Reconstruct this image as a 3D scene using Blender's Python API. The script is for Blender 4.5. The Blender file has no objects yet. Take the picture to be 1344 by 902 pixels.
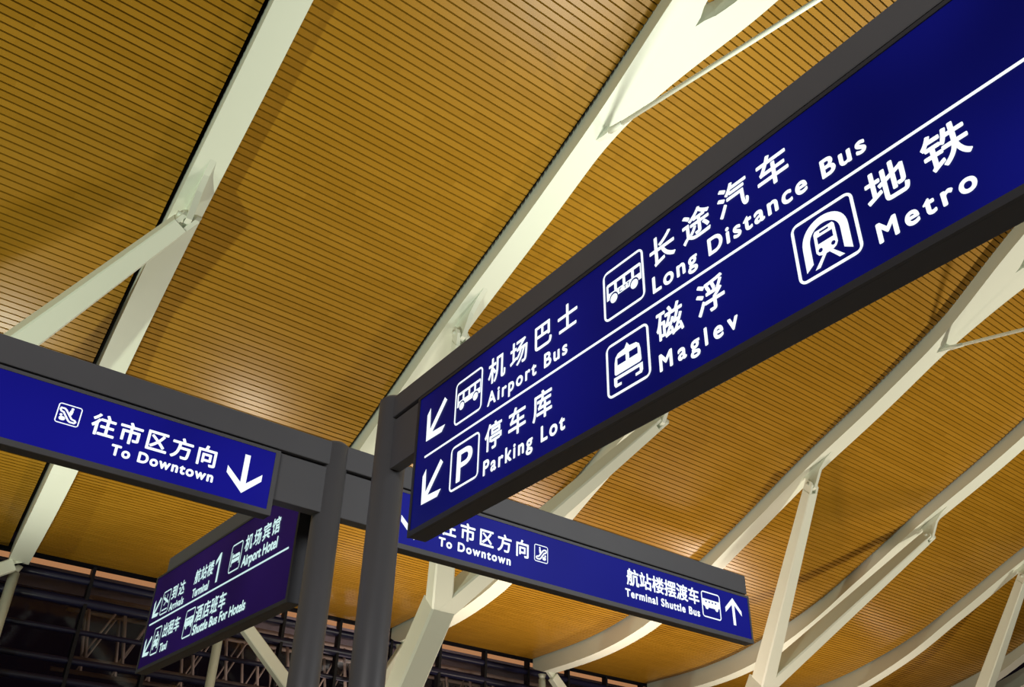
import bpy, bmesh, math, random
from mathutils import Vector, Matrix

random.seed(7)
SC = bpy.context.scene
COL = SC.collection
EYE = 1.6                                   # camera height above the floor (m)

# ------------------------------------------------------------------ camera
RIGHT = Vector((0.78495784, -0.61917765, 0.02145293))
DOWN = Vector((0.34508673, 0.40819860, -0.84515623))
FWD = Vector((0.51454479, 0.67081513, 0.53408868))
cam = bpy.data.cameras.new('camera')
cam.sensor_width = 36.0
cam.lens = 1195.0 / 1344.0 * 36.0
cam.clip_start = 0.05
cam.clip_end = 400
camo = bpy.data.objects.new('camera', cam)
COL.objects.link(camo)
R3 = Matrix((RIGHT, -DOWN, -FWD)).transposed()
camo.matrix_world = Matrix.Translation((0, 0, EYE)) @ R3.to_4x4()
SC.camera = camo

# ------------------------------------------------------------------ view, world, big lights
SC.view_settings.view_transform = 'Standard'
SC.view_settings.look = 'None'
SC.view_settings.exposure = 0.0
SC.view_settings.gamma = 1.0
SC.view_settings.use_curve_mapping = False
world = bpy.data.worlds.new('night')
SC.world = world
world.use_nodes = True
world.node_tree.nodes['Background'].inputs[0].default_value = (0.36, 0.22, 0.36, 1)
world.node_tree.nodes['Background'].inputs[1].default_value = 0.009


def area(name, loc, target, size, power, color, spread=180):
    li = bpy.data.lights.new(name, 'AREA')
    li.shape = 'DISK'
    li.size = size
    li.energy = power
    li.color = color
    li.spread = math.radians(spread)
    o = bpy.data.objects.new(name, li)
    COL.objects.link(o)
    o.location = loc
    d = Vector(target) - Vector(loc)
    o.rotation_euler = d.to_track_quat('-Z', 'Y').to_euler()
    return o


def spot(name, loc, target, power, color, angle, blend=0.8, radius=0.4):
    li = bpy.data.lights.new(name, 'SPOT')
    li.energy = power
    li.color = color
    li.spot_size = math.radians(angle)
    li.spot_blend = blend
    li.shadow_soft_size = radius
    o = bpy.data.objects.new(name, li)
    COL.objects.link(o)
    o.location = loc
    d = Vector(target) - Vector(loc)
    o.rotation_euler = d.to_track_quat('-Z', 'Y').to_euler()
    return o


# uplight floods standing in the hall (their spill is cut off towards the signs)
spot('uplight_flood', (18.5, 2.5, 2.5), (14.5, 10.0, 20), 16500, (0.99, 1.0, 0.86), 66, 1.0, 2.6)
area('uplight_flood', (-14.0, 16.0, 3.0), (4.0, 19.0, 17), 0.6, 1250, (0.93, 1.0, 0.78), 120)
area('uplight_flood', (46.0, -4.0, 3.0), (33.0, 13.0, 20), 2.0, 3000, (1.0, 0.92, 0.76), 130)
area('uplight_flood', (48.0, 32.0, 1.5), (42.0, 27.0, 15), 2.0, 1150, (1.0, 0.82, 0.64), 140)
for px, pw, cc in ((2.7, 480, (0.95, 0.97, 0.82)), (14.2, 540, (1.0, 0.88, 0.70)), (22.5, 620, (1.0, 0.82, 0.66)), (31.5, 850, (1.0, 0.80, 0.66)), (66.0, 380, (1.0, 0.74, 0.62))):
    area('column_uplight', (px, 32.0, 1.2), (px, 28.5, 16), 1.3, pw, cc, 120)
area('sign_fill_light', (-5.0, -2.0, 7.5), (3.0, 5.0, 4.0), 4.0, 320, (1.0, 0.97, 0.94))  # unseen fill added to brighten the sign posts and beams
area('sign_fill_light', (10.0, -4.0, 7.5), (7.5, 5.0, 4.0), 4.0, 330, (0.95, 0.98, 1.0))  # second unseen fill, added to lift the dark right beam

# ------------------------------------------------------------------ materials
def mat(name, color, rough=0.5, spec=0.5, metal=0.0, noise=0.0, nscale=8.0):
    m = bpy.data.materials.new(name)
    m.use_nodes = True
    nt = m.node_tree
    b = nt.nodes['Principled BSDF']
    b.inputs['Roughness'].default_value = rough
    b.inputs['Metallic'].default_value = metal
    b.inputs['Specular IOR Level'].default_value = spec
    if noise > 0:
        tc = nt.nodes.new('ShaderNodeTexCoord')
        nz = nt.nodes.new('ShaderNodeTexNoise')
        nz.inputs['Scale'].default_value = nscale
        nz.inputs['Detail'].default_value = 4
        nt.links.new(tc.outputs['Object'], nz.inputs['Vector'])
        mx = nt.nodes.new('ShaderNodeMix')
        mx.data_type = 'RGBA'
        mx.inputs[6].default_value = tuple(c * (1 - noise) for c in color) + (1,)
        mx.inputs[7].default_value = tuple(min(1, c * (1 + noise)) for c in color) + (1,)
        nt.links.new(nz.outputs['Fac'], mx.inputs[0])
        nt.links.new(mx.outputs[2], b.inputs['Base Color'])
    else:
        b.inputs['Base Color'].default_value = tuple(color) + (1,)
    return m


def emis(name, color, strength, gloss=0.0, uneven=0.0):
    m = bpy.data.materials.new(name)
    m.use_nodes = True
    nt = m.node_tree
    b = nt.nodes['Principled BSDF']
    b.inputs['Base Color'].default_value = tuple(c * 0.05 for c in color) + (1,)
    b.inputs['Roughness'].default_value = 0.35
    b.inputs['Specular IOR Level'].default_value = gloss
    if uneven:                               # lamps behind the acrylic are not perfectly even
        tc = nt.nodes.new('ShaderNodeTexCoord')
        nz = nt.nodes.new('ShaderNodeTexNoise')
        nz.inputs['Scale'].default_value = 1.3
        nz.inputs['Detail'].default_value = 1
        mr = nt.nodes.new('ShaderNodeMapRange')
        mr.inputs[1].default_value, mr.inputs[2].default_value = 0.3, 0.7
        mr.inputs[3].default_value, mr.inputs[4].default_value = strength * (1 - uneven), strength * (1 + uneven)
        nt.links.new(tc.outputs['Object'], nz.inputs['Vector'])
        nt.links.new(nz.outputs['Fac'], mr.inputs[0])
        nt.links.new(mr.outputs[0], b.inputs['Emission Strength'])
    b.inputs['Emission Color'].default_value = tuple(color) + (1,)
    b.inputs['Emission Strength'].default_value = strength
    return m


def slat_material():
    m = bpy.data.materials.new('timber_slats')
    m.use_nodes = True
    nt = m.node_tree
    L = nt.links.new
    b = nt.nodes['Principled BSDF']
    geo = nt.nodes.new('ShaderNodeNewGeometry')
    sep = nt.nodes.new('ShaderNodeSeparateXYZ')
    L(geo.outputs['Position'], sep.inputs[0])
    dv = nt.nodes.new('ShaderNodeMath'); dv.operation = 'DIVIDE'
    L(sep.outputs['Y'], dv.inputs[0]); dv.inputs[1].default_value = 0.19
    fl = nt.nodes.new('ShaderNodeMath'); fl.operation = 'FLOOR'
    L(dv.outputs[0], fl.inputs[0])
    dx = nt.nodes.new('ShaderNodeMath'); dx.operation = 'DIVIDE'
    L(sep.outputs['X'], dx.inputs[0]); dx.inputs[1].default_value = 2.4
    off = nt.nodes.new('ShaderNodeMath'); off.operation = 'MULTIPLY_ADD'
    L(fl.outputs[0], off.inputs[0]); off.inputs[1].default_value = 0.37
    L(dx.outputs[0], off.inputs[2])
    fx = nt.nodes.new('ShaderNodeMath'); fx.operation = 'FLOOR'
    L(off.outputs[0], fx.inputs[0])
    cb = nt.nodes.new('ShaderNodeCombineXYZ')
    L(fx.outputs[0], cb.inputs[0]); L(fl.outputs[0], cb.inputs[1])
    wn = nt.nodes.new('ShaderNodeTexWhiteNoise'); wn.noise_dimensions = '2D'
    L(cb.outputs[0], wn.inputs['Vector'])
    mp = nt.nodes.new('ShaderNodeMapping')
    mp.inputs['Scale'].default_value = (0.8, 14.0, 6.0)
    L(geo.outputs['Position'], mp.inputs['Vector'])
    nz = nt.nodes.new('ShaderNodeTexNoise')
    nz.inputs['Scale'].default_value = 1.5; nz.inputs['Detail'].default_value = 5
    L(mp.outputs[0], nz.inputs['Vector'])
    r = nt.nodes.new('ShaderNodeValToRGB')
    r.color_ramp.elements[0].color = (0.31, 0.153, 0.010, 1)
    r.color_ramp.elements[1].color = (0.38, 0.194, 0.017, 1)
    add = nt.nodes.new('ShaderNodeMath'); add.operation = 'MULTIPLY_ADD'
    L(wn.outputs['Value'], add.inputs[0]); add.inputs[1].default_value = 0.7
    sub = nt.nodes.new('ShaderNodeMath'); sub.operation = 'MULTIPLY'
    L(nz.outputs['Fac'], sub.inputs[0]); sub.inputs[1].default_value = 0.35
    L(sub.outputs[0], add.inputs[2])
    L(add.outputs[0], r.inputs[0])
    L(r.outputs[0], b.inputs['Base Color'])
    b.inputs['Roughness'].default_value = 0.30
    b.inputs['Specular IOR Level'].default_value = 0.22
    return m


def glass_material(name, tint, gloss):
    m = bpy.data.materials.new(name)
    m.use_nodes = True
    nt = m.node_tree
    nt.nodes.remove(nt.nodes['Principled BSDF'])
    out = nt.nodes['Material Output']
    tr = nt.nodes.new('ShaderNodeBsdfTransparent'); tr.inputs[0].default_value = tint + (1,)
    gl = nt.nodes.new('ShaderNodeBsdfGlossy'); gl.inputs['Roughness'].default_value = 0.05
    gl.inputs[0].default_value = (0.8, 0.8, 0.9, 1)
    mx = nt.nodes.new('ShaderNodeMixShader'); mx.inputs[0].default_value = gloss
    nt.links.new(tr.outputs[0], mx.inputs[1]); nt.links.new(gl.outputs[0], mx.inputs[2])
    nt.links.new(mx.outputs[0], out.inputs[0])
    return m


M_SLAT = slat_material()
M_VOID = mat('plenum_black', (0.012, 0.010, 0.008), 0.9, 0.1)
M_WHITE = mat('white_painted_steel', (0.79, 0.84, 0.73), 0.42, 0.4, noise=0.03, nscale=0.6)
M_GREY = mat('charcoal_powder_coat', (0.125, 0.124, 0.130), 0.48, 0.45, noise=0.06, nscale=5)
M_DARK = mat('dark_sign_housing', (0.045, 0.045, 0.052), 0.5, 0.4, noise=0.05, nscale=6)
M_BLUE = emis('backlit_blue_acrylic', (0.0035, 0.0045, 0.110), 1.0, 0.06, 0.4)
M_BLUE_L = emis('backlit_ultramarine_acrylic', (0.0070, 0.0068, 0.19), 1.0, 0.06, 0.2)
M_BLUE_R = emis('backlit_cobalt_acrylic', (0.0095, 0.0115, 0.21), 1.0, 0.03, 0.1)
M_BLUE2 = emis('backlit_indigo_acrylic', (0.012, 0.004, 0.050), 1.0, 0.06, 0.2)
M_LETTER = emis('backlit_white_acrylic', (0.88, 0.95, 1.0), 1.15)
M_LETTER2 = emis('backlit_pale_cyan_acrylic', (0.62, 0.86, 0.84), 1.0)
M_NAVY = mat('navy_tinted_tube', (0.012, 0.013, 0.045), 0.35, 0.5)  # navy tint of bluish light put into the base colour
M_BLACK = mat('black_frame', (0.006, 0.006, 0.010), 0.5, 0.3)
M_GLASS = glass_material('night_glazing', (0.8, 0.8, 0.84), 0.025)
M_SKY = mat('skylight_glass', (0.03, 0.035, 0.035), 0.15, 0.6)
M_FLOOR = mat('polished_granite', (0.42, 0.41, 0.38), 0.3, 0.5, noise=0.15, nscale=3)
M_STEELX = mat('weathered_lattice_steel', (0.44, 0.35, 0.28), 0.6, 0.3)
M_SOFFIT = mat('grey_soffit_panel', (0.30, 0.26, 0.28), 0.6, 0.3, noise=0.2, nscale=0.5)
M_FASCIA = emis('glowing_lit_fascia', (0.72, 0.33, 0.13), 0.9)  # fascia is no lamp; outside light falling on it is put in as glow

# ------------------------------------------------------------------ object helpers
def obj(name, me, m=None, parent=None):
    o = bpy.data.objects.new(name, me)
    COL.objects.link(o)
    if m is not None:
        me.materials.append(m)
    if parent is not None:
        o.parent = parent
    return o


def bmobj(name, bm, m=None, parent=None, smooth=False):
    me = bpy.data.meshes.new(name)
    bmesh.ops.recalc_face_normals(bm, faces=bm.faces)
    bm.to_mesh(me)
    bm.free()
    if smooth:
        for p in me.polygons:
            p.use_smooth = True
    return obj(name, me, m, parent)


def tag(o, label, cat, group=None):
    o['label'] = label
    o['category'] = cat
    if group:
        o['group'] = group
    return o


def thing(name, label, cat, loc=(0, 0, 0), rotz=0.0, group=None):
    o = bpy.data.objects.new(name, None)
    COL.objects.link(o)
    o.location = loc
    o.rotation_euler = (0, 0, rotz)
    o.empty_display_size = 0.2
    return tag(o, label, cat, group)


def structure(o):
    o['kind'] = 'structure'
    return o


def add_box(bm, lo, hi, bevel=0.0):
    x0, y0, z0 = lo
    x1, y1, z1 = hi
    vs = [bm.verts.new(c) for c in ((x0, y0, z0), (x1, y0, z0), (x1, y1, z0), (x0, y1, z0),
                                    (x0, y0, z1), (x1, y0, z1), (x1, y1, z1), (x0, y1, z1))]
    fs = [bm.faces.new([vs[i] for i in f]) for f in
          ((0, 3, 2, 1), (4, 5, 6, 7), (0, 1, 5, 4), (1, 2, 6, 5), (2, 3, 7, 6), (3, 0, 4, 7))]
    if bevel:
        es = list({e for f in fs for e in f.edges})
        bmesh.ops.bevel(bm, geom=es, offset=bevel, segments=2, affect='EDGES', profile=0.6)
    return vs


def basis(d):
    d = d.normalized()
    a = Vector((0, 0, 1)) if abs(d.z) < 0.9 else Vector((1, 0, 0))
    u = d.cross(a).normalized()
    return u, d.cross(u).normalized()


def add_tube(bm, p, q, r0, r1=None, seg=20, caps=True):
    p, q = Vector(p), Vector(q)
    r1 = r0 if r1 is None else r1
    u, v = basis(q - p)
    A, B = [], []
    for i in range(seg):
        t = 2 * math.pi * i / seg
        e = u * math.cos(t) + v * math.sin(t)
        A.append(bm.verts.new(p + e * r0))
        B.append(bm.verts.new(q + e * r1))
    for i in range(seg):
        j = (i + 1) % seg
        bm.faces.new((A[i], A[j], B[j], B[i]))
    if caps:
        bm.faces.new(A[::-1])
        bm.faces.new(B)


def add_bar(bm, p, q, u, w0, h0, w1=None, h1=None, ch=0.18):
    """Tapered bar of chamfered rectangular section; u = width direction hint."""
    p, q = Vector(p), Vector(q)
    w1 = w0 if w1 is None else w1
    h1 = h0 if h1 is None else h1
    d = (q - p).normalized()
    u = (Vector(u) - d * Vector(u).dot(d)).normalized()
    v = d.cross(u)
    rings = []
    for c, w, h in ((p, w0, h0), (q, w1, h1)):
        a, b = w / 2, h / 2
        k = ch * min(a, b)
        pts = [(a, b - k), (a - k, b), (-a + k, b), (-a, b - k), (-a, -b + k), (-a + k, -b), (a - k, -b), (a, -b + k)]
        rings.append([bm.verts.new(c + u * x + v * y) for x, y in pts])
    n = 8
    for i in range(n):
        j = (i + 1) % n
        bm.faces.new((rings[0][i], rings[0][j], rings[1][j], rings[1][i]))
    bm.faces.new(rings[0][::-1])
    bm.faces.new(rings[1])


def add_plate(bm, pts, off, th):
    """Polygon pts (3D, planar) thickened along vector off by th, centred."""
    off = Vector(off).normalized() * th / 2
    a = [bm.verts.new(Vector(p) - off) for p in pts]
    b = [bm.verts.new(Vector(p) + off) for p in pts]
    n = len(pts)
    bm.faces.new(a[::-1])
    bm.faces.new(b)
    for i in range(n):
        j = (i + 1) % n
        bm.faces.new((a[i], a[j], b[j], b[i]))


# ------------------------------------------------------------------ roof profile
CP = [(-32, 20.0), (-24, 23.4), (-16, 25.2), (-8, 25.6), (0, 24.4), (6, 22.45), (10, 20.95), (13.5, 19.4), (16.5, 18.1),
      (20.3, 16.6), (24, 15.0), (27, 13.85), (30, 13.05), (33, 12.5), (36, 12.28), (41.0, 12.3)]


def hermite(tab, y):
    n = len(tab)
    if y <= tab[0][0]:
        return tab[0][1]
    if y >= tab[-1][0]:
        return tab[-1][1]
    def slope(i):
        if i == 0 or i == n - 1:
            a, b = (0, 1) if i == 0 else (n - 2, n - 1)
            return (tab[b][1] - tab[a][1]) / (tab[b][0] - tab[a][0])
        return (tab[i + 1][1] - tab[i - 1][1]) / (tab[i + 1][0] - tab[i - 1][0])
    for i in range(n - 1):
        x0, x1 = tab[i][0], tab[i + 1][0]
        if x0 <= y <= x1:
            h = x1 - x0
            t = (y - x0) / h
            m0, m1 = slope(i) * h, slope(i + 1) * h
            return ((2 * t**3 - 3 * t**2 + 1) * tab[i][1] + (t**3 - 2 * t**2 + t) * m0
                    + (-2 * t**3 + 3 * t**2) * tab[i + 1][1] + (t**3 - t**2) * m1)


def ceil_z(y):
    return hermite(CP, y) + EYE


DEP = [(-40, 0.6), (12, 0.6), (20, 0.5), (25, 0.5), (31, 0.88), (41, 0.8)]


def dep(y):
    for (a, b), (c, d) in zip(DEP, DEP[1:]):
        if a <= y <= c:
            return b + (d - b) * (y - a) / (c - a)
    return 0.8


YJ = 20.2
YEND = 40.8
RIBS = {1: (4.55, 0.05), 2: (13.47, 0.042), 3: (22.45, 0.06), 4: (31.49, 0.072), 5: (40.4, 0.078),
        6: (49.4, 0.08), 7: (58.4, 0.08), 8: (61.9, 0.08)}


def rib_x(i, y):
    if i in RIBS:
        x, s = RIBS[i]
    else:
        x, s = 4.55 + (i - 1) * 9.0, 0.05
    return x + s * (y - YJ) + 0.7 * (max(0.0, y - YJ) / 20.0) ** 2


WOUT_ = [(-60, 0.38), (-20, 0.38), (-9, 0.38), (-6.4, 0.8), (-3, 1.5), (2, 1.85), (6, 1.6), (8.6, 1.32), (10.2, 0.98), (11.5, 0.68), (13.2, 0.40), (60, 0.36)]
WIN = [(-60, 0.0), (-6.0, 0.0), (-5.4, 0.25), (-2.5, 0.8), (2, 1.1), (6, 0.82), (8.5, 0.46), (9.0, 0.36), (9.5, 0.2), (9.75, 0.0), (60, 0.0)]


def lin(tab, y):
    for (a, b), (c, d) in zip(tab, tab[1:]):
        if a <= y <= c:
            return b + (d - b) * (y - a) / (c - a)
    return tab[-1][1]


WOUT = [(k * 0.5, sum(lin(WOUT_, k * 0.5 + j * 0.25) for j in range(-4, 5)) / 9) for k in range(-52, 90)]
WOUT[0] = (-60, 0.38)


# ------------------------------------------------------------------ setting: floor, ceiling, glazing
bm = bmesh.new()
add_box(bm, (-40, -40, -0.3), (100, 80, 0.0))
structure(bmobj('floor', bm, M_FLOOR))

PITCH, GROOVE, GDEP = 0.19, 0.040, 0.10
bm = bmesh.new()
bays = [(-2, 1), (1, 2), (2, 3), (3, 4), (4, 5), (5, 6), (6, 7)]
for li, ri in bays:
    prev = None
    k0, k1 = int(-30 / PITCH), int(YEND / PITCH)
    def edge(y, dz):
        wl = max(0.36, lin(WIN, y) + 0.25) if li >= 1 else 0
        wr = max(0.36, lin(WIN, y) + 0.25)
        z = ceil_z(y) + dz
        return (bm.verts.new((rib_x(li, y) + wl, y, z)), bm.verts.new((rib_x(ri, y) - wr - 0.16, y, z)))
    for k in range(k0, k1):
        y = k * PITCH
        rows = [edge(y, GDEP), edge(y + GROOVE, GDEP), edge(y + GROOVE, 0), edge(y + PITCH, 0)]
        if prev is not None:
            f = bm.faces.new((prev[0], prev[1], rows[0][1], rows[0][0])); f.material_index = 1
        f = bm.faces.new((rows[0][0], rows[0][1], rows[1][1], rows[1][0])); f.material_index = 1
        f = bm.faces.new((rows[1][0], rows[1][1], rows[2][1], rows[2][0])); f.material_index = 0
        f = bm.faces.new((rows[2][0], rows[2][1], rows[3][1], rows[3][0])); f.material_index = 0
        prev = rows[3]
ceiling = structure(bmobj('ceiling', bm, M_SLAT))
ceiling.data.materials.append(M_VOID)

bm = bmesh.new()                            # dark roof deck above the slats
ys = [-31 + i * 1.5 for i in range(49)]
ys[-1] = YEND + 0.2
rows = [(bm.verts.new((-26, y, ceil_z(y) + 0.75)), bm.verts.new((rib_x(7, y) + 0.3, y, ceil_z(y) + 0.75))) for y in ys]
for a, b in zip(rows, rows[1:]):
    bm.faces.new((a[0], a[1], b[1], b[0]))
structure(bmobj('ceiling_roof_deck', bm, M_VOID))

YW = 41.5                                    # end glazing
win = bpy.data.objects.new('window_1', None)
COL.objects.link(win)
structure(win)
win.location = (0, YW, 0)
bm = bmesh.new()
add_box(bm, (-24, -0.01, 0.1), (62, 0.01, 14.2))
bmobj('glass_pane', bm, M_GLASS, win)
bm = bmesh.new()
add_box(bm, (-24, -0.55, 13.96), (62, 0.1, 14.2))
bmobj('head_rail', bm, M_BLACK, win)
for z, r in ((13.37, 0.17), (12.47, 0.20), (11.27, 0.11), (10.1, 0.13), (9.3, 0.15), (8.1, 0.12), (6.9, 0.12), (5.7, 0.12), (4.5, 0.12), (3.3, 0.12)):
    bm = bmesh.new()
    add_tube(bm, (-24, -0.1, z), (62, -0.1, z), r, seg=12)
    bmobj('transom', bm, M_NAVY, win, True)
x = -23.6
while x < 62:
    bm = bmesh.new()
    add_box(bm, (x - 0.07, -0.28, 0), (x + 0.07, 0.08, 13.96))
    bmobj('mullion', bm, M_BLACK, win)
    x += 3.0

# ------------------------------------------------------------------ roof ribs
RIB_LABEL = {
    1: 'white steel roof rib at far left, crossing above the left downtown sign',
    2: 'white steel roof rib ending in a dark skylight hole at top centre',
    3: 'white steel roof rib mostly hidden behind the bus and metro sign',
    4: 'white steel roof rib passing just above the end of the shuttle bus sign',
    5: 'white steel roof rib in the lower right, overlapped by a parallel slanting strut',
    6: 'white steel roof rib above the short strut near the right edge',
    7: 'white steel roof rib along the edge of the slatted ceiling, lower right corner',
    8: 'last pale roof rib in the extreme lower right corner beyond the slats',
}


def rib_shift(i, y):
    return 0.75 * (lin(WOUT, y) - 0.38) * max(0.0, min(1.0, (y - 2) / 5)) if i == 2 else 0.0


def make_rib(i):
    root = thing('roof_rib', RIB_LABEL[i], 'roof beam', (rib_x(i, YJ), YJ, ceil_z(YJ)), group='white roof ribs')
    O = Vector(root.location)
    bm = bmesh.new()
    y0 = -24.0
    ys = []
    y = y0
    while y < YEND:
        ys.append(y)
        y += 0.25 if -10 < y < 14 else 0.8
    ys.append(YEND)
    prev = None
    for y in ys:
        wo, wi = lin(WOUT, y), lin(WIN, y)
        if i >= 7:
            wo = 0.45
            wi = 0
        xc = rib_x(i, y) + rib_shift(i, y)
        zb = ceil_z(y) - dep(y)
        zt = ceil_z(y) + 0.25 + (0.9 if wi > 0 else 0)
        dz = min(1.0, max(0.0, (YEND - y) / 0.8))
        zb = ceil_z(y) - dep(y) * (0.55 + 0.45 * dz)
        r = [bm.verts.new(Vector(c) - O) for c in (
            (xc - wo, y, zt), (xc - wo, y, zb), (xc - wi, y, zb), (xc - wi * 0.8, y, zt),
            (xc + wi * 0.8, y, zt), (xc + wi, y, zb), (xc + wo, y, zb), (xc + wo, y, zt))]
        if prev:
            for a, b in ((0, 1), (1, 2), (2, 3), (3, 0), (4, 5), (5, 6), (6, 7), (7, 4)):
                if (a, b) in ((2, 3), (4, 5)) and wi == 0 and pwi == 0:
                    continue
                bm.faces.new((prev[a], prev[b], r[b], r[a]))
        else:
            bm.faces.new((r[0], r[1], r[6], r[7]))
        prev, pwi = r, wi
    bm.faces.new((prev[0], prev[1], prev[6], prev[7]))
    bmesh.ops.remove_doubles(bm, verts=bm.verts, dist=0.0005)
    bmobj('box_girder', bm, M_WHITE, root)
    if i < 7:
        bm = bmesh.new()                    # leaf shaped skylight above the forked part
        rows = []
        for k in range(34):
            y = -6.3 + k * 0.5
            wi = lin(WIN, y)
            xc = rib_x(i, y) + rib_shift(i, y)
            z = ceil_z(y) + 1.1
            rows.append((bm.verts.new(Vector((xc - wi - 0.05, y, z)) - O), bm.verts.new(Vector((xc + wi + 0.05, y, z)) - O)))
        for a, b in zip(rows, rows[1:]):
            bm.faces.new((a[0], a[1], b[1], b[0]))
        bmobj('skylight_glass', bm, M_SKY, root)['label'] = 'dark night glass of the leaf shaped skylight'
    # gusset carrying the strut pin
    if i <= 7:
        bm = bmesh.new()
        pts = []
        for y in (18.9, 19.3, 19.65):
            pts.append((rib_x(i, y), y, ceil_z(y) - dep(y) - (0.0 if y == 18.9 else 0.08 if y == 19.3 else 0.26)))
        pts += [(rib_x(i, YJ - 0.16), YJ - 0.16, ceil_z(YJ) - 1.22), (rib_x(i, YJ + 0.02), YJ + 0.02, ceil_z(YJ) - 1.28),
                (rib_x(i, YJ + 0.18), YJ + 0.18, ceil_z(YJ) - 1.2), (rib_x(i, YJ + 0.22), YJ + 0.22, ceil_z(YJ) - dep(YJ) - 0.15),
                (rib_x(i, YJ + 0.8), YJ + 0.8, ceil_z(YJ + 0.8) - dep(YJ) + 0.05), (rib_x(i, 19.7), 19.7, ceil_z(19.7) - 0.35)]
        add_plate(bm, [Vector(p) - O for p in pts], (1, 0, 0), 0.16)
        bmobj('gusset_plate', bm, M_WHITE, root)
    return root


ribs = {i: make_rib(i) for i in RIBS}


# tie rods below the leaf skylights
def make_rod(i, label):
    ya, yb = 13.35, -9.4
    a = Vector((rib_x(i, ya) + 0.1, ya, 18.86 + EYE))
    m1 = Vector((rib_x(i, 4) + 0.1, 4.0, 16.75 + EYE))
    m2 = Vector((rib_x(i, 0) + 0.1, 0.0, 16.75 + EYE))
    b = Vector((rib_x(i, yb) + 0.1, yb, ceil_z(yb) - 0.75))
    root = thing('tie_rod', label, 'tie rod', a, group='white tie rods under the ribs')
    bm = bmesh.new()
    add_tube(bm, (0, 0, 0), m1 - a, 0.065, seg=14)
    add_tube(bm, m1 - a, m2 - a, 0.065, seg=14)
    add_tube(bm, m2 - a, b - a, 0.065, seg=14)
    bmobj('rod', bm, M_WHITE, root, True)
    bm = bmesh.new()
    d = (m1 - a).normalized()
    add_plate(bm, [Vector((0, 0.3, -0.05)), Vector((0, 0.25, 0.2)), Vector((0, -0.1, 0.3)), Vector((0, -0.36, 0.0)),
                   Vector((0, -0.36, -0.12)), Vector((0, -0.1, -0.12))], (1, 0, 0), 0.12)
    bmobj('anchor_plate', bm, M_WHITE, root)
    bm = bmesh.new()
    add_tube(bm, d * 0.35, d * 0.85, 0.10, 0.075, seg=14)
    bmobj('turnbuckle', bm, M_WHITE, root, True)


ROD = {1: 'white tie rod under the far left rib', 2: 'thin white tie rod running beside the top centre skylight rib',
       4: 'thin white tie rod below the rib at the right edge', 5: 'white tie rod under the lower right rib'}
for i in (2, 4):
    make_rod(i, ROD[i])

# ------------------------------------------------------------------ struts and forked columns
ZF = 9.3 + EYE
YF = 27.4
FORK = {0: 0.3, 2: 18.0, 4: 36.0, 6: 54.0}
STRUT_LABEL = {
    1: 'white slanting strut running down left from the far left rib',
    2: 'white strut of the fork, hinged to the rib above the airport bus sign',
    3: 'white strut of the fork, slanting up right behind the parking lot sign',
    4: 'white upright strut standing right of the shuttle bus sign end',
    5: 'white slanting strut lying almost along the lower right rib',
    6: 'white strut at the right edge of the photo, under the sixth rib',
}
for i in range(1, 7):
    fk = (i // 2) * 2
    top = Vector((rib_x(i, YJ), YJ + 0.02, ceil_z(YJ) - 1.05))
    bot = Vector((FORK[fk], YF, ZF))
    if i == 1:
        bot = Vector((0.3, YF - 0.3, ZF + 1.0))
    d = (bot - top).normalized()
    root = thing('roof_strut', STRUT_LABEL[i], 'strut', top, group='white struts under the ribs')
    bm = bmesh.new()
    ux = Vector((1, 0, 0))
    n = d.cross(ux).normalized()
    L = (bot - top).length
    add_bar(bm, d * 0.26, d * (L - 0.1), ux, 0.46, 0.46, 0.80, 0.80, 0.16)
    bmobj('shaft', bm, M_WHITE, root)
    for s in (-1, 1):
        bm = bmesh.new()
        c = Vector((s * 0.17, 0, 0))
        v = d.cross(Vector((1, 0, 0))).normalized()
        pts = [c - d * 0.16 + v * 0.10, c - d * 0.08 + v * 0.2, c + d * 0.7 + v * 0.22, c + d * 0.7 - v * 0.22,
               c - d * 0.08 - v * 0.2, c - d * 0.16 - v * 0.10]
        add_plate(bm, pts, (1, 0, 0), 0.13)
        bmobj('clevis_cheek', bm, M_WHITE, root)
    bm = bmesh.new()
    add_tube(bm, (-0.3, 0, 0), (0.3, 0, 0), 0.07, seg=14)
    bmobj('pin', bm, M_WHITE, root, True)

COL_LABEL = {2: 'white leaning column below the fork, right of the two sign posts',
             4: 'white leaning column at the bottom right of centre, under two meeting struts',
             6: 'white leaning column below the right edge of the photo'}
for fk in (2, 4):
    x = FORK[fk]
    base = Vector((x - 1.3, 33.4, 0))
    head = Vector((x, YF - 0.1, ZF + 0.25))
    root = thing('forked_column', COL_LABEL[fk], 'column', base, group='white forked columns')
    bm = bmesh.new()
    add_bar(bm, (0, 0, 0.0), head - base, (1, 0, 0), 0.95, 0.95, 1.0, 0.95, 0.16)
    bmobj('stem', bm, M_WHITE, root)
    bm = bmesh.new()
    add_box(bm, (-0.8, -0.8, 0), (0.8, 0.8, 0.08), 0.02)
    bmobj('base_plate', bm, M_WHITE, root)

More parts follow.
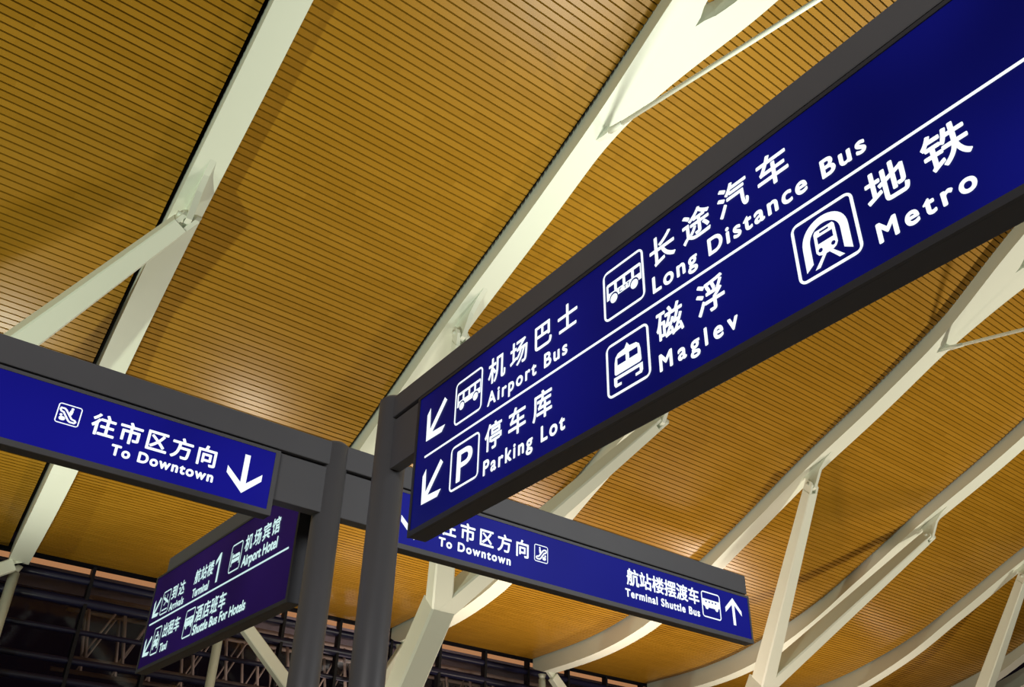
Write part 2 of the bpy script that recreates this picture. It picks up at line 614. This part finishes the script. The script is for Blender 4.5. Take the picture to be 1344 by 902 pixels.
# slim columns and braces that carry the far rib ends
END_LABEL = {1: 'slim pale column under the far end of the leftmost rib',
             2: 'slim pale column seen below the terminal hotel sign',
             3: 'slim pale column beside the far end of the rib left of the fork',
             4: 'slim pale column under the rib end below the right downtown sign'}
BRACE_LABEL = {1: 'pale brace leaving the frame at the left edge, from the leftmost rib end',
               2: 'pale slanting brace between the terminal hotel sign and the left post',
               3: 'olive shaded brace just right of the right sign post',
               4: 'pale brace slanting right under the rib end below the right sign'}
for i in range(1, 5):
    xe = rib_x(i, 40.3)
    ze = ceil_z(40.3) - 0.82
    root = thing('end_column', END_LABEL[i], 'column', (xe, 40.35, 0), group='slim columns at the glazing')
    bm = bmesh.new()
    add_tube(bm, (0, 0, 0), (0, 0, ze - 0.25), 0.20, seg=18)
    bmobj('shaft', bm, M_WHITE, root, True)
    bm = bmesh.new()
    add_tube(bm, (0, 0, ze - 0.28), (0, 0, ze + 0.02), 0.12, 0.24, seg=18)
    bmobj('head_bearing', bm, M_WHITE, root, True)
    s = 1 if i % 2 == 0 else -1
    top = Vector((xe, 39.7, ze + 0.02))
    bot = Vector((xe + {1: -6.0, 2: 5.5, 3: -2.5, 4: 6.0}[i], 39.7, ze - {1: 4.0, 2: 4.8, 3: 4.2, 4: 5.4}[i]))
    r2 = thing('diagonal_brace', BRACE_LABEL[i], 'brace', top, group='braces at the glazing')
    bm = bmesh.new()
    d = (bot - top).normalized()
    add_bar(bm, d * 0.3, bot - top, (0, 1, 0), 0.42, 0.5, 0.5, 0.6, 0.16)
    bmobj('shaft', bm, M_WHITE, r2)
    bm = bmesh.new()
    add_plate(bm, [Vector((-s * 0.25, 0, 0.05)), Vector((s * 0.3, 0, 0.05)), d * 0.6 + Vector((0.12, 0, 0)), d * 0.6 - Vector((0.2, 0, 0))], (0, 1, 0), 0.2)
    bmobj('end_plate', bm, M_WHITE, r2)

# ------------------------------------------------------------------ outside the glazing
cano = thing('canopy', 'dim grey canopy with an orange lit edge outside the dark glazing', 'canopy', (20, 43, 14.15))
bm = bmesh.new()
add_box(bm, (-34, 0.4, 0.35), (42, 5.0, 0.6))
bmobj('soffit', bm, M_SOFFIT, cano)
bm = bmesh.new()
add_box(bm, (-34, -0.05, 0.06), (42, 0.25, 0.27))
bmobj('lit_fascia_strip', bm, M_FASCIA, cano)['label'] = 'warm orange lit fascia along the canopy edge'  # glow stands in for light on the fascia

TR_LABEL = ['pale lattice truss nearest behind the dark glazing', 'pale lattice truss farther back behind the dark glazing']
tru_mem = None
for k, (yy, z0, z1, ph) in enumerate(((46.0, 11.2, 14.0, 0.0), (50.0, 11.4, 14.3, 0.9))):
    root = thing('lattice_truss', TR_LABEL[k], 'truss', (10.6, yy, z0))
    for z, r, nm in ((0, 0.11, 'bottom_chord'), (z1 - z0, 0.11, 'top_chord')):
        bm = bmesh.new()
        add_tube(bm, (0, 0, z), (52, 0, z), r, seg=10)
        bmobj(nm, bm, M_STEELX, root, True)
    base_me = None
    xx = ph
    flip = 1
    protos = {}
    while xx < 50.5:
        if flip not in protos:
            bm = bmesh.new()
            if flip > 0:
                add_tube(bm, (0.5, 0, 0), (0, 0, z1 - z0), 0.085, seg=8)
            else:
                add_tube(bm, (-0.6, 0, 0), (0.75, 0.02, z1 - z0), 0.05, seg=8)
            o = bmobj('web_member', bm, M_STEELX, root, True)
            protos[flip] = o
        else:
            o = protos[flip].copy()
            COL.objects.link(o)
            o.parent = root
        o.location = (xx, 0, 0)
        xx += 0.85
        flip = -flip
area('canopy_light', (24, 43.5, 6.0), (24, 47, 13), 5.0, 600, (1.0, 0.80, 0.68))

# ------------------------------------------------------------------ lettering and pictogram helpers
def curve_mesh(fills):
    """fills = list of loop lists; every fill is closed area with holes -> list of meshes."""
    out = []
    for loops in fills:
        cu = bpy.data.curves.new('tmp', 'CURVE')
        cu.dimensions = '2D'
        cu.fill_mode = 'BOTH'
        for lp in loops:
            sp = cu.splines.new('POLY')
            sp.points.add(len(lp) - 1)
            for p, (x, y) in zip(sp.points, lp):
                p.co = (x, y, 0, 1)
            sp.use_cyclic_u = True
        o = bpy.data.objects.new('tmp', cu)
        COL.objects.link(o)
        bpy.context.view_layer.update()
        me = bpy.data.meshes.new_from_object(o.evaluated_get(bpy.context.evaluated_depsgraph_get()))
        out.append(me)
        bpy.data.objects.remove(o)
        bpy.data.curves.remove(cu)
    return out


def flat_part(name, meshes, m, parent, sx, sy, ox, oz, out, shifts=((0, 0),)):
    """Join flat xy meshes into one part standing in the parent's xz plane, facing -y."""
    bm = bmesh.new()
    for me in meshes:
        for kx, ky in shifts:
            vs = [bm.verts.new((v.co.x * sx + ox + kx, -out, v.co.y * sy + oz + ky)) for v in me.vertices]
            for p in me.polygons:
                try:
                    bm.faces.new([vs[i] for i in p.vertices])
                except ValueError:
                    pass
    for me in meshes:
        bpy.data.meshes.remove(me)
    me = bpy.data.meshes.new(name)
    bm.normal_update()
    for f in bm.faces:
        if f.normal.y > 0:
            f.normal_flip()
    bm.to_mesh(me)
    bm.free()
    return obj(name, me, m, parent)


def text_mesh(body, space=1.0):
    cu = bpy.data.curves.new('tmp', 'FONT')
    cu.body = body
    cu.size = 1.0
    cu.space_character = space
    o = bpy.data.objects.new('tmp', cu)
    COL.objects.link(o)
    bpy.context.view_layer.update()
    me = bpy.data.meshes.new_from_object(o.evaluated_get(bpy.context.evaluated_depsgraph_get()))
    bpy.data.objects.remove(o)
    bpy.data.curves.remove(cu)
    xs = [v.co.x for v in me.vertices]
    ys = [v.co.y for v in me.vertices]
    return me, min(xs), max(xs), min(ys), max(ys)


def lettering(parent, body, s0, s1, z0, h, bold, m=None, out=0.004, cjk=False, squeeze=None):
    """Text between s0 and s1; Latin: z0 baseline and h capital height; CJK: z0 bottom, h glyph height."""
    m = m or M_LETTER
    me, x0, x1, y0, y1 = text_mesh(body, 1.0)
    k = h / (y1 - y0) if cjk else h / 0.69
    w1 = x1 - x0
    space = 1.0
    kx = k
    want = (s1 - s0 - 2 * bold * h) / k
    if want > w1 * 1.01:
        bpy.data.meshes.remove(me)
        me2, a0, a1, _, _ = text_mesh(body, 1.5)
        bpy.data.meshes.remove(me2)
        space = 1.0 + 0.5 * (want - w1) / max(1e-6, (a1 - a0) - w1)
        me, x0, x1, y0, y1 = text_mesh(body, space)
        kx = (s1 - s0 - 2 * bold * h) / (x1 - x0)
    else:
        kx = (s1 - s0 - 2 * bold * h) / w1
    r = bold * h
    sh = [(0, 0)] + [(r * math.cos(t * math.pi / 4), r * math.sin(t * math.pi / 4)) for t in range(8)]
    o = flat_part('lettering', [me], m, parent, kx, k, s0 + r - x0 * kx, (z0 - y0 * k) if cjk else z0, out, sh)
    o['label'] = 'white lettering reading ' + body
    return o


def rrect(x0, y0, x1, y1, r, n=6):
    pts = []
    for cx, cy, a in ((x1 - r, y1 - r, 0), (x0 + r, y1 - r, 90), (x0 + r, y0 + r, 180), (x1 - r, y0 + r, 270)):
        for i in range(n + 1):
            t = math.radians(a + 90 * i / n)
            pts.append((cx + r * math.cos(t), cy + r * math.sin(t)))
    return pts


def rect(x0, y0, x1, y1):
    return [(x0, y0), (x1, y0), (x1, y1), (x0, y1)]


def disc(cx, cy, r, n=24):
    return [(cx + r * math.cos(2 * math.pi * i / n), cy + r * math.sin(2 * math.pi * i / n)) for i in range(n)]


def stroke(pts, w):
    out = []
    for (x0, y0), (x1, y1) in zip(pts, pts[1:]):
        d = math.hypot(x1 - x0, y1 - y0)
        nx, ny = -(y1 - y0) / d * w / 2, (x1 - x0) / d * w / 2
        out.append([[(x0 + nx, y0 + ny), (x1 + nx, y1 + ny), (x1 - nx, y1 - ny), (x0 - nx, y0 - ny)]])
    for x, y in pts:
        out.append([disc(x, y, w / 2, 14)])
    return out


FRAME = [[rrect(0, 0, 1, 1, 0.13), rrect(0.05, 0.05, 0.95, 0.95, 0.06)]]


def bus(small_marks=False):
    f = []
    holes = [rect(x, 0.53, x + 0.145, 0.665) for x in (0.135, 0.345, 0.555, 0.765)]
    body = [(0.085, 0.40)]
    for cx in (0.26, 0.76):
        for i in range(13):
            t = math.pi - math.pi * i / 12
            body.append((cx + 0.105 * math.cos(t), 0.40 + 0.105 * math.sin(t)))
    body += [(0.935, 0.40), (0.935, 0.70), (0.905, 0.73), (0.115, 0.73), (0.085, 0.70)]
    if small_marks:
        holes += [[(0.40, 0.42), (0.47, 0.42), (0.47, 0.435), (0.415, 0.435), (0.415, 0.485), (0.45, 0.485), (0.45, 0.50), (0.40, 0.50)],
                  [(0.535, 0.43), (0.55, 0.43), (0.55, 0.485), (0.575, 0.485), (0.575, 0.50), (0.51, 0.50), (0.51, 0.485), (0.535, 0.485)],
                  [(0.61, 0.44), (0.625, 0.44), (0.645, 0.51), (0.595, 0.51), (0.595, 0.495), (0.622, 0.495)]]
    f.append([body] + holes)
    f += [[disc(0.26, 0.385, 0.088)], [disc(0.76, 0.385, 0.088)]]
    return f


def shuttle():
    f = [[[(0.05, 0.46), (0.20, 0.40), (0.80, 0.40), (0.95, 0.46), (0.95, 0.71), (0.05, 0.71)]]
         + [rect(x, 0.585, x + 0.075, 0.645) for x in (0.20, 0.37, 0.54, 0.71)]]
    f += [[disc(0.26, 0.40, 0.085)], [disc(0.78, 0.40, 0.085)]]
    return f


def maglev():
    body = [(0.19, 0.40), (0.205, 0.375), (0.235, 0.365), (0.765, 0.365), (0.795, 0.375), (0.81, 0.40), (0.80, 0.60), (0.775, 0.70),
            (0.71, 0.755), (0.56, 0.775), (0.50, 0.86), (0.44, 0.775), (0.29, 0.755), (0.225, 0.70), (0.20, 0.60)]
    f = [[body, rect(0.265, 0.535, 0.46, 0.66), rect(0.54, 0.535, 0.735, 0.66)]]
    f += [[[(0.17, 0.335), (0.83, 0.335), (0.83, 0.20), (0.80, 0.15), (0.66, 0.15), (0.66, 0.20), (0.755, 0.205), (0.755, 0.275),
            (0.245, 0.275), (0.245, 0.205), (0.34, 0.20), (0.34, 0.15), (0.20, 0.15), (0.17, 0.20)]]]
    return f


def metro():
    outer = [(0.14, 0.14)]
    n = 20
    for i in range(n + 1):
        t = math.pi - math.pi * i / n
        outer.append((0.5 + 0.36 * math.cos(t), 0.52 + 0.37 * math.sin(t) ** 0.9))
    outer += [(0.86, 0.14), (0.74, 0.22)]
    for i in range(n + 1):
        t = math.pi * i / n
        outer.append((0.5 + 0.24 * math.cos(t), 0.52 + 0.25 * math.sin(t) ** 0.9))
    outer += [(0.26, 0.22)]
    f = [[outer]]
    train = [(0.33, 0.36), (0.36, 0.31), (0.42, 0.28), (0.58, 0.28), (0.64, 0.31), (0.67, 0.36), (0.665, 0.66), (0.64, 0.70), (0.36, 0.70), (0.335, 0.66)]
    f.append([train, rect(0.38, 0.48, 0.62, 0.59), rect(0.43, 0.635, 0.57, 0.665), disc(0.40, 0.375, 0.033, 14), disc(0.60, 0.375, 0.033, 14)])
    f.append([[(0.42, 0.285), (0.48, 0.285), (0.35, 0.115), (0.27, 0.115)]])
    f.append([[(0.52, 0.285), (0.58, 0.285), (0.73, 0.115), (0.65, 0.115)]])
    return f


def escalator(mirror=False):
    f = []
    f += stroke([(0.12, 0.68), (0.14, 0.76), (0.28, 0.76), (0.36, 0.71), (0.66, 0.33), (0.80, 0.30), (0.85, 0.24), (0.80, 0.17), (0.62, 0.17), (0.54, 0.22),
                 (0.27, 0.58), (0.17, 0.60), (0.12, 0.68)], 0.085)
    f += stroke([(0.56, 0.56), (0.585, 0.70)], 0.14) + [[disc(0.60, 0.82, 0.062)]]
    f += stroke([(0.24, 0.26), (0.31, 0.26)], 0.2) + [[disc(0.20, 0.42, 0.062)]]
    if mirror:
        f = [[[(1 - x, y) for x, y in lp][::-1] for lp in fl] for fl in f]
    return f


def plane_landing():
    f = [[rect(0.18, 0.16, 0.82, 0.215)]]
    f += stroke([(0.20, 0.72), (0.80, 0.46)], 0.11)
    f += stroke([(0.60, 0.56), (0.34, 0.40)], 0.06) + stroke([(0.22, 0.72), (0.24, 0.84)], 0.045)
    f += stroke([(0.56, 0.58), (0.62, 0.80)], 0.045)
    return f


def taxi():
    body = [(0.14, 0.30), (0.86, 0.30), (0.86, 0.50), (0.78, 0.55), (0.70, 0.72), (0.30, 0.72), (0.22, 0.55), (0.14, 0.50)]
    f = [[body, [(0.31, 0.55), (0.69, 0.55), (0.64, 0.66), (0.36, 0.66)], disc(0.26, 0.43, 0.05, 14), disc(0.74, 0.43, 0.05, 14)]]
    f += [[rect(0.16, 0.20, 0.30, 0.32)], [rect(0.70, 0.20, 0.84, 0.32)], [rect(0.42, 0.735, 0.58, 0.83)]]
    return f


def bed():
    f = [[rect(0.14, 0.22, 0.20, 0.70)], [rect(0.82, 0.22, 0.88, 0.50)], [rect(0.14, 0.33, 0.88, 0.46)]]
    f += [[rrect(0.22, 0.50, 0.40, 0.62, 0.05)]]
    f += [[[(0.42, 0.50), (0.86, 0.50), (0.86, 0.56), (0.78, 0.61), (0.42, 0.61)]]]
    return f


def mirror_y(f):
    return f


def pictogram(parent, shapes, s0, s1, z0, z1, m=None, what=None, frame=True, out=0.004):
    me = curve_mesh((FRAME if frame else []) + shapes)
    o = flat_part('pictogram', me, m or M_LETTER, parent, s1 - s0, z1 - z0, s0, z0, out)
    if what:
        o['label'] = what
    return o


def arrow(parent, tx, tz, length, ang, m=None, out=0.004, what=None, sx=1.0):
    """Arrow whose tip is at (tx,tz); ang = rotation of a down pointing arrow, degrees clockwise."""
    u = length / 0.234
    half = [(0, 0), (0.105, 0.098), (0.105, 0.140), (0.0165, 0.062), (0.0165, 0.234)]
    pts = half + [(-x, y) for x, y in half[:0:-1]]
    a = math.radians(-ang)
    P = [((x * math.cos(a) - y * math.sin(a)) * u * sx, (x * math.sin(a) + y * math.cos(a)) * u) for x, y in pts]
    o = flat_part('arrow', curve_mesh([[P]]), m or M_LETTER, parent, 1, 1, tx, tz, out)
    o['label'] = what or 'white arrow'
    return o


def sign_box(root, s0, s1, z0, z1, depth, lip=0.028, face=M_BLUE, fs0=None, fs1=None, rim=M_DARK):
    """Housing with a recessed rim and the lit panel; front plane y=0."""
    bm = bmesh.new()
    add_box(bm, (s0, 0.004, z0), (s1, depth, z1), 0.006)
    bmobj('housing', bm, M_DARK, root)
    f0 = s0 + lip if fs0 is None else fs0
    f1 = s1 - lip if fs1 is None else fs1
    bm = bmesh.new()
    for lo, hi in (((s0, -0.006, z0), (s1, 0.006, z0 + lip)), ((s0, -0.006, z1 - lip * 0.6), (s1, 0.006, z1)),
                   ((s0, -0.006, z0 + lip), (f0, 0.006, z1 - lip * 0.6)), ((f1, -0.006, z0 + lip), (s1, 0.006, z1 - lip * 0.6))):
        add_box(bm, lo, hi)
    bmobj('rim', bm, rim, root)
    bm = bmesh.new()
    add_box(bm, (f0, -0.001, z0 + lip), (f1, 0.005, z1 - lip * 0.6))
    fp = bmobj('face_panel', bm, face, root)
    fp['label'] = 'backlit dark blue face'
    return fp


def post(root, x, y, h, r=0.0875):
    bm = bmesh.new()
    add_tube(bm, (x, y, 0.0), (x, y, h - 0.02), r, seg=40)
    add_tube(bm, (x, y, h - 0.02), (x, y, h), r, r - 0.02, seg=40)
    o = bmobj('post', bm, M_GREY, root)
    for p in o.data.polygons:
        p.use_smooth = abs(p.normal.z) < 0.3
    bm = bmesh.new()
    add_tube(bm, (x, y, 0.0), (x, y, 0.02), 0.17, seg=32)
    bmobj('base_plate', bm, M_GREY, root)


E_ = EYE
# ---- post with the long cross beam (downtown signs) -------------------------------
p1 = thing('sign_post', 'farther grey round sign post carrying the long straight beam of both downtown signs', 'sign post', (2.318, 4.83, 0), group='grey sign posts')
post(p1, 0, 0, 2.515 + E_)
bm = bmesh.new()
add_box(bm, (-3.3, -0.065, 2.342 + E_), (3.888, 0.05, 2.50 + E_), 0.006)
bmobj('header_beam', bm, M_GREY, p1)
bm = bmesh.new()
add_box(bm, (-3.2, -0.03, 2.327 + E_), (3.86, 0.03, 2.3435 + E_))
bmobj('shadow_gap', bm, M_BLACK, p1)
bm = bmesh.new()
add_box(bm, (-0.38, -0.055, 2.03 + E_), (0.335, 0.03, 2.325 + E_), 0.004)
bmobj('bracket', bm, M_GREY, p1)
bm = bmesh.new()                             # arm toward the terminal sign behind
add_box(bm, (0.0, 0.05, 2.03 + E_), (0.06, 0.195, 2.325 + E_), 0.004)
bmobj('bracket', bm, M_GREY, p1)
bm = bmesh.new()
add_box(bm, (-0.02, 0.05, 2.342 + E_), (0.085, 2.80, 2.49 + E_), 0.006)
o = bmobj('header_beam', bm, M_GREY, p1)

# ---- near post with the beam of the big two-row sign ------------------------------
ANG = math.atan2(-1, -0.0527)
fr = Matrix.Translation((2.0076, 0, 0)) @ Matrix.Rotation(ANG, 4, 'Z')
pl = fr @ Vector((-4.045, 0.049, 0))
p2 = thing('sign_post', 'nearer grey round sign post at the left end of the big bus and metro sign', 'sign post', pl, ANG, group='grey sign posts')
post(p2, 0, 0, 2.49 + E_)
bm = bmesh.new()
add_box(bm, (0.0, -0.045, 2.334 + E_), (5.3, 0.055, 2.47 + E_), 0.006)
bmobj('header_beam', bm, M_GREY, p2)
bm = bmesh.new()
add_box(bm, (0.02, -0.02, 2.3195 + E_), (5.28, 0.03, 2.336 + E_))
bmobj('shadow_gap', bm, M_BLACK, p2)
bm = bmesh.new()
add_box(bm, (0.03, -0.035, 2.025 + E_), (0.375, 0.03, 2.3185 + E_), 0.004)
bmobj('bracket', bm, M_GREY, p2)

# ---- big front sign ----------------------------------------------------------------
root = thing('direction_sign', 'large two-row sign listing Airport Bus, Parking Lot, Maglev and Metro, upper right', 'sign', (2.0076, 0, EYE), ANG, group='backlit direction signs')
root = sign_box(root, -3.665, 1.2, 1.549, 2.318, 0.10, 0.028, M_BLUE, -3.645, 1.18)
bm = bmesh.new()
add_box(bm, (-3.555, -0.004, 1.9335), (1.1, 0.0, 1.9425))
bmobj('divider_line', bm, M_LETTER, root)
arrow(root, -3.552, 2.022, 0.245, 45, what='white arrow pointing down left')
pictogram(root, bus(), -3.287, -3.045, 1.995, 2.232, what='white airport bus pictogram')
lettering(root, '机场巴士', -2.998, -2.332, 2.094, 0.131, 0.022, cjk=True)
lettering(root, 'Airport Bus', -2.998, -2.402, 1.985, 0.067, 0.045)
pictogram(root, bus(True), -2.165, -1.924, 1.998, 2.238, what='white long distance bus pictogram')
lettering(root, '长途汽车', -1.888, -1.217, 2.099, 0.134, 0.022, cjk=True)
lettering(root, 'Long Distance Bus', -1.885, -0.942, 1.988, 0.07, 0.045)
arrow(root, -3.552, 1.682, 0.245, 45, what='white arrow pointing down left')
pictogram(root, [], -3.296, -3.048, 1.655, 1.886, what='white parking pictogram')
lettering(root, 'P', -3.238, -3.105, 1.69, 0.155, 0.02)
lettering(root, '停车库', -3.006, -2.508, 1.751, 0.130, 0.022, cjk=True)
lettering(root, 'Parking Lot', -3.01, -2.423, 1.644, 0.068, 0.045)
pictogram(root, maglev(), -2.164, -1.922, 1.652, 1.886, what='white maglev train pictogram')
lettering(root, '磁浮', -1.882, -1.548, 1.763, 0.128, 0.022, cjk=True)
lettering(root, 'Maglev', -1.88, -1.507, 1.646, 0.066, 0.045)
pictogram(root, metro(), -1.256, -1.022, 1.653, 1.885, what='white metro tunnel pictogram')
lettering(root, '地铁', -0.981, -0.655, 1.763, 0.131, 0.022, cjk=True)
lettering(root, 'Metro', -0.975, -0.672, 1.645, 0.066, 0.045)

# ---- rear sign ----------------------------------------------------------------------
ANG2 = math.atan2(-1, 0.005)
root = thing('direction_sign', 'two-row Terminal 1 and Airport Hotel sign seen below the left downtown sign', 'sign', (2.268, 0, EYE), ANG2, group='backlit direction signs')
root = sign_box(root, -7.60, -5.03, 1.545, 2.30, 0.085, 0.026, M_BLUE2)
L2 = M_LETTER2
bm = bmesh.new()
add_box(bm, (-7.53, -0.004, 1.898), (-5.13, 0.0, 1.909))
bmobj('divider_line', bm, L2, root)
arrow(root, -7.51, 1.952, 0.19, 45, L2, what='white arrow pointing down left')
pictogram(root, plane_landing(), -7.34, -7.17, 1.936, 2.122, L2, 'white arrivals pictogram')
lettering(root, '到达', -7.14, -6.885, 2.018, 0.105, 0.025, L2, cjk=True)
lettering(root, 'Arrivals', -7.14, -6.852, 1.932, 0.057, 0.05, L2)
lettering(root, '航站楼', -6.70, -6.355, 2.036, 0.105, 0.025, L2, cjk=True)
lettering(root, 'Terminal', -6.69, -6.39, 1.934, 0.062, 0.05, L2)
o = flat_part('lettering', curve_mesh([[[(0.62, 0.0), (0.80, 0.0), (0.80, 1.0), (0.66, 1.0), (0.30, 0.80), (0.30, 0.64), (0.62, 0.80)]]]), L2, root, 0.17, 0.215, -6.375, 1.95, 0.004)
o['label'] = 'large white numeral 1'
pictogram(root, bed(), -6.06, -5.877, 1.958, 2.162, L2, 'white hotel bed pictogram')
lettering(root, '机场宾馆', -5.838, -5.31, 2.058, 0.112, 0.025, L2, cjk=True)
lettering(root, 'Airport Hotel', -5.845, -5.305, 1.955, 0.072, 0.05, L2)
arrow(root, -7.528, 1.655, 0.19, 45, L2, what='white arrow pointing down left')
pictogram(root, taxi(), -7.354, -7.202, 1.634, 1.843, L2, 'white taxi pictogram')
lettering(root, '出租车', -7.16, -6.83, 1.735, 0.105, 0.025, L2, cjk=True)
lettering(root, 'Taxi', -7.16, -7.008, 1.63, 0.06, 0.05, L2)
pictogram(root, shuttle(), -6.72, -6.548, 1.64, 1.847, L2, 'white hotel shuttle bus pictogram')
lettering(root, '酒店班车', -6.525, -6.005, 1.722, 0.116, 0.025, L2, cjk=True)
lettering(root, 'Shuttle Bus For Hotels', -6.525, -5.65, 1.635, 0.066, 0.05, L2)

# ---- left and right downtown signs ---------------------------------------------------
YB = 4.76
root = thing('direction_sign', 'single-row To Downtown sign at the left edge, arrow pointing down at its right', 'sign', (0, YB, EYE), 0, group='backlit direction signs')
root = sign_box(root, -1.0, 1.935, 1.92, 2.325, 0.085, 0.032, M_BLUE_L, -0.97, 1.906, M_GREY)
pictogram(root, escalator(), 0.695, 0.815, 2.109, 2.222, what='white escalator pictogram')
lettering(root, '往市区方向', 0.873, 1.563, 2.104, 0.12, 0.026, cjk=True)
lettering(root, 'To Downtown', 1.001, 1.568, 2.021, 0.056, 0.06)
arrow(root, 1.741, 2.006, 0.236, 0, what='white arrow pointing straight down')

root = thing('direction_sign', 'single-row sign with Terminal Shuttle Bus text behind the right post', 'sign', (0, YB, EYE), 0, group='backlit direction signs')
root = sign_box(root, 2.66, 6.21, 1.935, 2.325, 0.085, 0.032, M_BLUE_R, 2.685, 6.192, M_GREY)
arrow(root, 2.905, 2.012, 0.236, 0, what='white arrow pointing straight down')
lettering(root, '往市区方向', 3.10, 3.84, 2.104, 0.12, 0.026, cjk=True)
lettering(root, 'To Downtown', 3.092, 3.685, 2.023, 0.056, 0.06)
pictogram(root, escalator(True), 3.89, 4.015, 2.104, 2.228, what='white escalator pictogram')
lettering(root, '航站楼摆渡车', 4.785, 5.585, 2.128, 0.125, 0.026, cjk=True)
lettering(root, 'Terminal Shuttle Bus', 4.765, 5.58, 2.037, 0.056, 0.06)
pictogram(root, shuttle(), 5.612, 5.835, 2.047, 2.256, what='white shuttle bus pictogram')
arrow(root, 5.996, 2.268, 0.222, 180, what='white arrow pointing straight up')
